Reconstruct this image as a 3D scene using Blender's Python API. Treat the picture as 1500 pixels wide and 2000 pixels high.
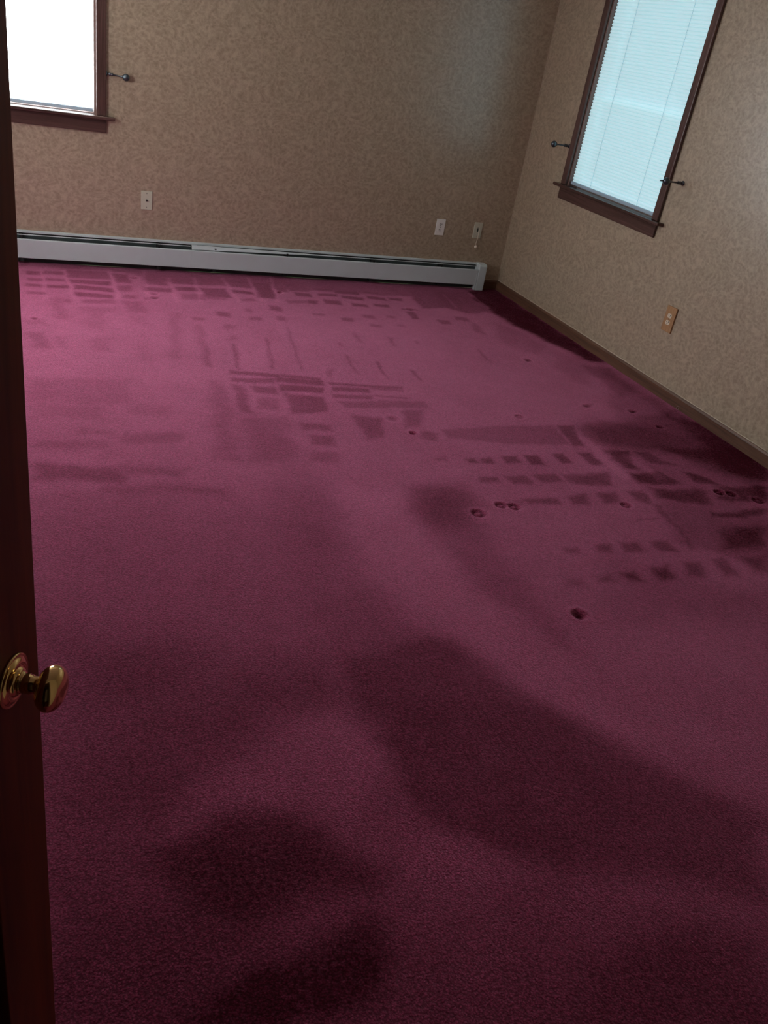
import bpy, bmesh, math, random
import numpy as np
from mathutils import Vector, Matrix, Euler

for o in list(bpy.data.objects):
    bpy.data.objects.remove(o, do_unlink=True)
sc = bpy.context.scene
COL = sc.collection

# ------------------------------------------------------------------ camera
cam_d = bpy.data.cameras.new('camera')
cam_d.sensor_fit = 'VERTICAL'
cam_d.sensor_height = 36.0
cam_d.lens = 1671.33 / 2000.0 * 36.0
cam_d.clip_start = 0.05
cam = bpy.data.objects.new('camera', cam_d)
COL.objects.link(cam)
cam.location = (-3.5256, -5.8468, 1.6189)
cam.rotation_euler = Euler((1.0572, -0.1590, -0.3731), 'XYZ')
sc.camera = cam

# ------------------------------------------------------------------ colour, sky, sun
sc.view_settings.view_transform = 'Standard'
sc.view_settings.look = 'None'
sc.view_settings.gamma = 1.0
sc.view_settings.use_curve_mapping = False
sc.view_settings.exposure = 0.35
sc.cycles.max_bounces = 8
sc.cycles.diffuse_bounces = 5
sc.cycles.glossy_bounces = 4
sc.cycles.transmission_bounces = 6
sc.cycles.transparent_max_bounces = 8
sc.cycles.sample_clamp_indirect = 6.0
sc.cycles.use_denoising = True

SKY = 0.55          # overcast blue sky
SUN = 3.0           # low sun on the back wall of the house
GLOW_BACK = 8.5     # daylight coming through the fabric of the shades
GLOW_RIGHT = 0.29
FILL_GLOW = 6.5     # shade of an added unseen window, brightens the room

w = bpy.data.worlds.new('sky')
w.use_nodes = True
bg = w.node_tree.nodes['Background']
bg.inputs[0].default_value = (0.62, 0.82, 1.0, 1)
bg.inputs[1].default_value = SKY
sc.world = w

sd = bpy.data.lights.new('sun', 'SUN')
sd.energy = SUN
sd.angle = math.radians(2)
sd.color = (1.0, 0.96, 0.9)
so = bpy.data.objects.new('sun', sd)
COL.objects.link(so)
so.location = (-6, 6, 8)
so.rotation_euler = Vector((-0.25, 1.0, 0.75)).to_track_quat('Z', 'Y').to_euler()

# ------------------------------------------------------------------ materials
def srgb(r, g, b):
    f = lambda c: (c / 255) / 12.92 if c / 255 <= 0.04045 else ((c / 255 + 0.055) / 1.055) ** 2.4
    return (f(r), f(g), f(b), 1)

def mat(name, col=(0.5, 0.5, 0.5, 1), rough=0.5, metal=0.0, spec=0.5):
    m = bpy.data.materials.new(name)
    m.use_nodes = True
    b = m.node_tree.nodes['Principled BSDF']
    b.inputs['Base Color'].default_value = col
    b.inputs['Roughness'].default_value = rough
    b.inputs['Metallic'].default_value = metal
    b.inputs['Specular IOR Level'].default_value = spec
    return m

class NT:
    def __init__(s, m):
        s.m = m; s.t = m.node_tree; s.b = s.t.nodes.get('Principled BSDF')
        s.out = s.t.nodes['Material Output']
    def n(s, kind, **kw):
        nd = s.t.nodes.new(kind)
        for k, v in kw.items():
            if k in ('inp',):
                for a, bb in v.items(): nd.inputs[a].default_value = bb
            else: setattr(nd, k, v)
        return nd
    def l(s, a, b): s.t.links.new(a, b)
    def math(s, op, a, b=None, c=None, clamp=False):
        nd = s.t.nodes.new('ShaderNodeMath'); nd.operation = op; nd.use_clamp = clamp
        for i, v in enumerate((a, b, c)):
            if v is None: continue
            if isinstance(v, (int, float)): nd.inputs[i].default_value = v
            else: s.l(v, nd.inputs[i])
        return nd.outputs[0]
    def mix(s, fac, a, b, mode='MIX'):
        nd = s.t.nodes.new('ShaderNodeMix'); nd.data_type = 'RGBA'; nd.blend_type = mode
        for i, v in ((0, fac), (6, a), (7, b)):
            if isinstance(v, (int, float)): nd.inputs[i].default_value = v
            elif isinstance(v, tuple): nd.inputs[i].default_value = v
            else: s.l(v, nd.inputs[i])
        return nd.outputs[2]
    def noise(s, vec, scale, detail=3, rough=0.55, dist=0.0):
        nd = s.n('ShaderNodeTexNoise', inp={'Scale': scale, 'Detail': detail, 'Roughness': rough, 'Distortion': dist})
        s.l(vec, nd.inputs['Vector']); return nd.outputs['Fac']
    def ramp(s, fac, p0, p1, c0=(0, 0, 0, 1), c1=(1, 1, 1, 1)):
        nd = s.n('ShaderNodeValToRGB')
        e = nd.color_ramp.elements
        e[0].position = p0; e[0].color = c0; e[1].position = p1; e[1].color = c1
        s.l(fac, nd.inputs[0]); return nd.outputs[0]
    def obj(s): return s.n('ShaderNodeTexCoord').outputs['Object']
    def scaled(s, vec, sc3):
        nd = s.n('ShaderNodeMapping'); nd.inputs['Scale'].default_value = sc3
        s.l(vec, nd.inputs['Vector']); return nd.outputs[0]
    def bump(s, h, strength, dist):
        nd = s.n('ShaderNodeBump', inp={'Strength': strength, 'Distance': dist})
        s.l(h, nd.inputs['Height']); s.l(nd.outputs[0], s.b.inputs['Normal']); return nd

def wallpaper():
    m = mat('wallpaper', rough=0.31, spec=0.95)
    t = NT(m); v = t.obj()
    a = t.noise(v, 60, 4, 0.6, 1.2)
    wv = t.n('ShaderNodeTexVoronoi', feature='F1', inp={'Scale': 52, 'Randomness': 1.0})
    off = t.mix(0.22, v, t.n('ShaderNodeTexNoise', inp={'Scale': 14}).outputs['Color'])
    t.l(off, wv.inputs['Vector'])
    leaf = t.math('MULTIPLY', t.math('SUBTRACT', a, 0.5), 2.2)
    leaf = t.math('ADD', leaf, t.math('SUBTRACT', wv.outputs['Distance'], 0.4))
    f = t.ramp(leaf, 0.28, 0.75) if False else t.math('ADD', t.math('MULTIPLY', leaf, 1.0), 0.42, clamp=True)
    c = t.mix(f, srgb(145, 130, 108), srgb(184, 168, 145))
    fine = t.noise(v, 230, 2)
    c = t.mix(t.math('MULTIPLY', fine, 0.30), c, srgb(135, 115, 95))
    t.l(c, t.b.inputs['Base Color'])
    t.bump(a, 0.12, 0.002)
    return m

def wood(name, c0, c1, axis='z', rough=0.4, grain=60, spec=0.5):
    m = mat(name, rough=rough, spec=spec)
    t = NT(m); v = t.obj()
    sc3 = {'x': (0.05, 1, 1), 'y': (1, 0.05, 1), 'z': (1, 1, 0.05)}[axis]
    vv = t.scaled(v, sc3)
    a = t.noise(vv, grain, 5, 0.65, 0.6)
    b = t.noise(vv, grain * 0.25, 2, 0.5, 1.0)
    f = t.math('ADD', t.math('MULTIPLY', a, 0.6), t.math('MULTIPLY', b, 0.4))
    c = t.ramp(f, 0.34, 0.66, c0, c1)
    t.l(c, t.b.inputs['Base Color'])
    t.bump(a, 0.12, 0.001)
    return m

def carpet():
    m = mat('cranberry_carpet', rough=0.95, spec=0.12)
    t = NT(m); v = t.obj()
    nap_shadow = t.n('ShaderNodeAttribute', attribute_name='pile_lean_shadow').outputs['Fac']
    # patchy pile, larger brushing streaks
    big = t.noise(v, 2.2, 3, 0.55, 0.6)
    med = t.noise(v, 11, 3, 0.6, 0.4)
    nn = t.math('ADD', nap_shadow, t.math('MULTIPLY', t.math('SUBTRACT', big, 0.5), 0.55))
    nn = t.math('ADD', nn, t.math('MULTIPLY', t.math('SUBTRACT', med, 0.5), 0.35))
    sp = t.noise(v, 85, 2, 0.6, 0.3)
    nn = t.math('ADD', nn, t.math('MULTIPLY', t.math('SUBTRACT', sp, 0.5), 0.9))
    nn = t.math('ADD', t.math('MULTIPLY', nn, 0.5), 0.5, clamp=True)
    c = t.mix(nn, LEAN_SHADOW_DARK, LEAN_LIGHT)
    # twisted tufts, shade in the gaps painted as darker colour
    tn = t.noise(v, 170, 4, 0.75, 0.8)
    tv = t.n('ShaderNodeTexVoronoi', feature='F1', inp={'Scale': 210})
    t.l(v, tv.inputs['Vector'])
    tuft = t.math('ADD', t.math('MULTIPLY', tn, 0.8), t.math('MULTIPLY', t.math('SUBTRACT', 0.6, tv.outputs['Distance']), 0.4))
    cc = t.math('MULTIPLY', t.math('SUBTRACT', tuft, 0.5), 3.6)
    cc = t.math('ADD', cc, 0.5, clamp=True)
    c2 = t.mix(cc, t.mix(1.0, c, (0.50, 0.46, 0.46, 1), 'MULTIPLY'), t.mix(1.0, c, (1.35, 1.45, 1.45, 1), 'MULTIPLY'))
    t.l(c2, t.b.inputs['Base Color'])
    t.b.inputs['Sheen Weight'].default_value = SHEEN
    t.b.inputs['Sheen Roughness'].default_value = 0.45
    t.b.inputs['Sheen Tint'].default_value = (1.0, 0.42, 0.66, 1)
    t.l(t.math('MULTIPLY', nn, SHEEN * 1.6), t.b.inputs['Sheen Weight'])
    t.bump(tuft, 0.9, 0.006)
    return m

LEAN_LIGHT = (0.50, 0.066, 0.165, 1)
LEAN_SHADOW_DARK = (0.095, 0.004, 0.018, 1)
SHEEN = 0.7
NAP_SHADOW_K = 1.35
NAP0 = 0.50       # most of the pile leans towards the windows

M = {}
M['wallpaper'] = wallpaper()
M['ceiling'] = mat('ceiling_paint', srgb(205, 200, 190), 0.9)
M['carpet'] = carpet()
M['casing'] = wood('stained_casing', srgb(68, 47, 43), srgb(102, 76, 70), 'z', 0.26)
M['casing_x'] = wood('stained_casing_across', srgb(60, 42, 38), srgb(94, 68, 62), 'x', 0.24)
M['casing_y'] = wood('stained_casing_along', srgb(58, 38, 34), srgb(92, 64, 58), 'y', 0.32)
M['base_y'] = wood('baseboard_wood_along', srgb(72, 48, 35), srgb(120, 84, 63), 'y', 0.45)
M['base_x'] = wood('baseboard_wood_across', srgb(72, 48, 35), srgb(120, 84, 63), 'x', 0.45)
M['door'] = wood('dark_door_wood', srgb(74, 31, 13), srgb(120, 56, 26), 'z', 0.5, 45, 0.3)
M['plate_wood'] = wood('oak_plate', srgb(142, 104, 68), srgb(190, 148, 106), 'z', 0.4, 120)
M['jamb'] = wood('lit_jamb_wood', srgb(112, 88, 82), srgb(142, 114, 106), 'z', 0.22)  # casing wood lightened, glow from the shades painted in
M['caulk'] = mat('caulk', srgb(205, 190, 172), 0.7)
M['white'] = mat('white_enamel', srgb(202, 214, 216), 0.35)
M['white_plastic'] = mat('white_plastic', srgb(232, 230, 222), 0.35)
M['cream'] = mat('almond_plastic', srgb(200, 200, 180), 0.4)
M['ivory'] = mat('ivory_plastic', srgb(225, 215, 195), 0.35)
M['dark'] = mat('black_slot', srgb(14, 14, 14), 0.7)
M['fin'] = mat('dark_fins', srgb(52, 56, 56), 0.55, 0.4)
M['heater_shadow'] = mat('shadowed_back', srgb(76, 86, 86), 0.5)  # shadow inside the white heater, painted dark on its back panel
M['brass'] = mat('polished_brass', (0.83, 0.60, 0.26, 1), 0.10, 1.0)
M['pewter'] = mat('pewter', srgb(98, 106, 112), 0.32, 0.85)
M['screw'] = mat('screw_metal', srgb(120, 118, 110), 0.4, 0.8)
M['vinyl'] = mat('white_sash_vinyl', srgb(225, 226, 224), 0.4)
M['rail'] = mat('shade_rail', srgb(170, 190, 205), 0.5)
M['siding'] = mat('outside_siding', srgb(200, 200, 195), 0.8)
M['grass'] = mat('lawn_grass', srgb(96, 128, 62), 0.95)
M['hall'] = mat('hall_paint', srgb(120, 104, 88), 0.9)
M['staple'] = mat('staple_metal', srgb(200, 190, 186), 0.35, 0.9)

def brushed(m, amt=0.05, scale=300):
    t = NT(m); v = t.obj(); a = t.noise(v, scale, 3)
    col = tuple(t.b.inputs['Base Color'].default_value)
    dk = tuple(c * (1 - amt * 2) for c in col[:3]) + (1,)
    t.l(t.mix(a, dk, col), t.b.inputs['Base Color'])
for k, a_, s_ in (('white', .06, 9), ('white_plastic', .03, 40), ('cream', .05, 60), ('ivory', .04, 60), ('pewter', .15, 80),
                  ('ceiling', .05, 30), ('siding', .08, 20), ('grass', .3, 14), ('hall', .06, 20), ('vinyl', .02, 20),
                  ('rail', .04, 30), ('caulk', .15, 40), ('fin', .2, 60), ('brass', .03, 30), ('screw', .1, 200),
                  ('dark', .1, 50), ('staple', .1, 200)):
    brushed(M[k], a_, s_)

def glass():
    m = bpy.data.materials.new('window_glass'); m.use_nodes = True
    t = NT(m); t.t.nodes.remove(t.b)
    tr = t.n('ShaderNodeBsdfTransparent'); gl = t.n('ShaderNodeBsdfGlossy', inp={'Roughness': 0.02})
    fr = t.n('ShaderNodeFresnel', inp={'IOR': 1.45})
    mx = t.n('ShaderNodeMixShader'); t.l(fr.outputs[0], mx.inputs[0]); t.l(tr.outputs[0], mx.inputs[1]); t.l(gl.outputs[0], mx.inputs[2])
    t.l(mx.outputs[0], t.out.inputs['Surface']); return m
M['glass'] = glass()

PLEAT = 0.019
def shade_fabric(name, glow, col):
    """pleated fabric, backlit by the day: it scatters daylight through; the glued seams pass less"""
    m = bpy.data.materials.new(name); m.use_nodes = True
    t = NT(m); t.t.nodes.remove(t.b)
    v = t.obj()
    sep = t.n('ShaderNodeSeparateXYZ'); t.l(v, sep.inputs[0])
    fr = t.math('FRACT', t.math('DIVIDE', sep.outputs['Z'], PLEAT))
    tri = t.math('ABSOLUTE', t.math('SUBTRACT', fr, 0.5))            # 0.5 at the fold against the seam
    seam = t.math('MULTIPLY', t.math('SUBTRACT', tri, 0.30, clamp=True), 0.75)
    weave = t.noise(t.scaled(v, (1, 1, 6)), 60, 2)
    tx = t.math('SUBTRACT', 1.0, seam)
    tx = t.math('MULTIPLY', tx, t.math('ADD', 0.96, t.math('MULTIPLY', weave, 0.08)))
    cc = t.n('ShaderNodeMix'); cc.data_type = 'RGBA'; cc.blend_type = 'MULTIPLY'; cc.inputs[0].default_value = 1
    cc.inputs[6].default_value = col
    comb = t.n('ShaderNodeCombineColor'); [t.l(tx, comb.inputs[i]) for i in range(3)]
    t.l(comb.outputs[0], cc.inputs[7])
    tl = t.n('ShaderNodeBsdfTranslucent'); t.l(cc.outputs[2], tl.inputs[0])
    df = t.n('ShaderNodeBsdfDiffuse'); t.l(cc.outputs[2], df.inputs[0])
    rf = t.n('ShaderNodeBsdfRefraction', inp={'IOR': 1.02, 'Roughness': 0.35}); t.l(cc.outputs[2], rf.inputs[0])
    m1 = t.n('ShaderNodeMixShader', inp={0: 0.5}); t.l(tl.outputs[0], m1.inputs[1]); t.l(df.outputs[0], m1.inputs[2])
    m2 = t.n('ShaderNodeMixShader', inp={0: 0.15}); t.l(m1.outputs[0], m2.inputs[1]); t.l(rf.outputs[0], m2.inputs[2])
    em = t.n('ShaderNodeEmission', inp={'Strength': glow}); t.l(cc.outputs[2], em.inputs[0])
    ad = t.n('ShaderNodeAddShader'); t.l(m2.outputs[0], ad.inputs[0]); t.l(em.outputs[0], ad.inputs[1])
    t.l(ad.outputs[0], t.out.inputs['Surface'])
    return m
M['shade_back'] = shade_fabric('shade_fabric_back', GLOW_BACK, (0.88, 0.96, 1.0, 1))
M['fill_shade'] = shade_fabric('fill_shade_fabric', FILL_GLOW, (0.97, 0.97, 1.0, 1))
M['shade_right'] = shade_fabric('shade_fabric_right', GLOW_RIGHT, (0.72, 0.95, 1.0, 1))

# ------------------------------------------------------------------ helpers
def obj(name, bm, m, parent=None, smooth=False, bevel=0.0, seg=2):
    me = bpy.data.meshes.new(name)
    bmesh.ops.recalc_face_normals(bm, faces=bm.faces)
    bm.to_mesh(me); bm.free()
    me.materials.append(m)
    if smooth:
        for p in me.polygons: p.use_smooth = True
    o = bpy.data.objects.new(name, me); COL.objects.link(o)
    if parent: o.parent = parent
    if bevel:
        md = o.modifiers.new('bevel', 'BEVEL'); md.width = bevel; md.segments = seg; md.limit_method = 'ANGLE'
    return o

def box(bm, x0, x1, y0, y1, z0, z1):
    vs = [bm.verts.new((x, y, z)) for z in (min(z0, z1), max(z0, z1)) for y in (min(y0, y1), max(y0, y1)) for x in (min(x0, x1), max(x0, x1))]
    for f in ((0, 1, 3, 2), (4, 6, 7, 5), (0, 4, 5, 1), (2, 3, 7, 6), (0, 2, 6, 4), (1, 5, 7, 3)):
        bm.faces.new([vs[i] for i in f])

def boxes(*bs):
    bm = bmesh.new()
    for b in bs: box(bm, *b)
    return bm

def prism(bm, prof, ax, a0, a1):
    """extrude a closed 2-D profile along axis ax"""
    mk = {'x': lambda p, a: (a, p[0], p[1]), 'y': lambda p, a: (p[0], a, p[1]), 'z': lambda p, a: (p[0], p[1], a)}[ax]
    A = [bm.verts.new(mk(p, a0)) for p in prof]; B = [bm.verts.new(mk(p, a1)) for p in prof]
    n = len(prof)
    for i in range(n): bm.faces.new([A[i], A[(i + 1) % n], B[(i + 1) % n], B[i]])
    bm.faces.new(A); bm.faces.new(B[::-1])
    return bm

def lathe(prof, seg=48, bm=None, mtx=None):
    """profile of (radius, height) about local z"""
    bm = bm or bmesh.new(); rings = []
    for r, h in prof:
        if r < 1e-6: rings.append([bm.verts.new((0, 0, h))])
        else: rings.append([bm.verts.new((r * math.cos(2 * math.pi * k / seg), r * math.sin(2 * math.pi * k / seg), h)) for k in range(seg)])
    for a, b in zip(rings, rings[1:]):
        for k in range(seg):
            k2 = (k + 1) % seg
            if len(a) == 1 and len(b) == 1: continue
            if len(a) == 1: bm.faces.new([a[0], b[k], b[k2]])
            elif len(b) == 1: bm.faces.new([a[k], b[0], a[k2]])
            else: bm.faces.new([a[k], b[k], b[k2], a[k2]])
    for r in (rings[0], rings[-1]):
        if len(r) > 1:
            bm.faces.new(r)
    if mtx is not None: bmesh.ops.transform(bm, matrix=mtx, verts=bm.verts)
    return bm

def tube(pts, r, seg=10):
    bm = bmesh.new(); rings = []
    pts = [Vector(p) for p in pts]; up = Vector((0.3, 0.2, 1)).normalized()
    for i, p in enumerate(pts):
        d = (pts[min(i + 1, len(pts) - 1)] - pts[max(i - 1, 0)]).normalized()
        u = d.cross(up).normalized()
        if u.length < .1: u = d.cross(Vector((1, 0, 0))).normalized()
        v = d.cross(u)
        rings.append([bm.verts.new(p + r * (math.cos(2 * math.pi * k / seg) * u + math.sin(2 * math.pi * k / seg) * v)) for k in range(seg)])
    for a, b in zip(rings, rings[1:]):
        for k in range(seg): bm.faces.new([a[k], a[(k + 1) % seg], b[(k + 1) % seg], b[k]])
    bm.faces.new(rings[0]); bm.faces.new(rings[-1])
    return bm

def struct(o): o['kind'] = 'structure'; return o

def empty(name, loc, rz=0):
    e = bpy.data.objects.new(name, None); COL.objects.link(e)
    e.location = loc; e.rotation_euler = (0, 0, rz); e.empty_display_size = 0.1
    return e

def tag(o, label, cat, group=None):
    o['label'] = label; o['category'] = cat
    if group: o['group'] = group
    return o

# ------------------------------------------------------------------ room shell
XL, YF, H, T = -4.60, -5.74, 2.44, 0.14
WZ0, WZ1 = 0.905, 2.11                       # window openings
W1 = (-3.961, -2.991)                        # back window opening, x
W2 = (-1.585, -0.610)                        # right window opening, y
def wall_with_hole(name, ax, a0, a1, hole, d0, d1):
    h0, h1, z0, z1 = hole
    rs = [(a0, h0, 0, H), (h1, a1, 0, H), (h0, h1, z1, H)]
    if z0 > 0: rs.append((h0, h1, 0, z0))
    bm = bmesh.new()
    for p, q, r, s in rs:
        if ax == 'x': box(bm, p, q, d0, d1, r, s)
        else: box(bm, d0, d1, p, q, r, s)
    bmesh.ops.remove_doubles(bm, verts=bm.verts, dist=1e-5)
    return struct(obj(name, bm, M['wallpaper']))
wall_with_hole('wall_back', 'x', XL - T, T, (W1[0], W1[1], WZ0 - .02, WZ1), 0, T)
wall_with_hole('wall_right', 'y', YF - T, 0, (W2[0], W2[1], WZ0 - .02, WZ1), 0, T)
FILL_W3 = (-2.3, -1.33)                          # opening for the added fill window, y (unseen, left wall)
wall_with_hole('wall_left', 'y', YF - T, 0, (FILL_W3[0], FILL_W3[1], WZ0 - .02, WZ1), XL - T, XL)
DX0, DX1 = -3.905, -3.125                    # doorway
wall_with_hole('wall_front', 'x', XL, 0, (DX0, DX1, 0, 2.06), YF - T, YF)
struct(obj('ceiling', boxes((XL - T, T, -7.4, T, H, H + .1)), M['ceiling']))
# little hall outside the doorway
struct(obj('wall_hall_end', boxes((XL - T, -1.9, -7.3, -7.2, 0, H)), M['hall']))
struct(obj('wall_hall_left', boxes((XL - T, XL, -7.2, YF - T, 0, H)), M['hall']))
struct(obj('wall_hall_right', boxes((-2.0, -1.9, -7.2, YF - T, 0, H)), M['hall']))
struct(obj('floor_hall', boxes((XL - T, -1.9, -7.3, YF - T, -.05, 0)), M['door']))
struct(obj('ground', boxes((-20, 20, -20, 20, -.7, -.6)), M['grass']))

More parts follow.
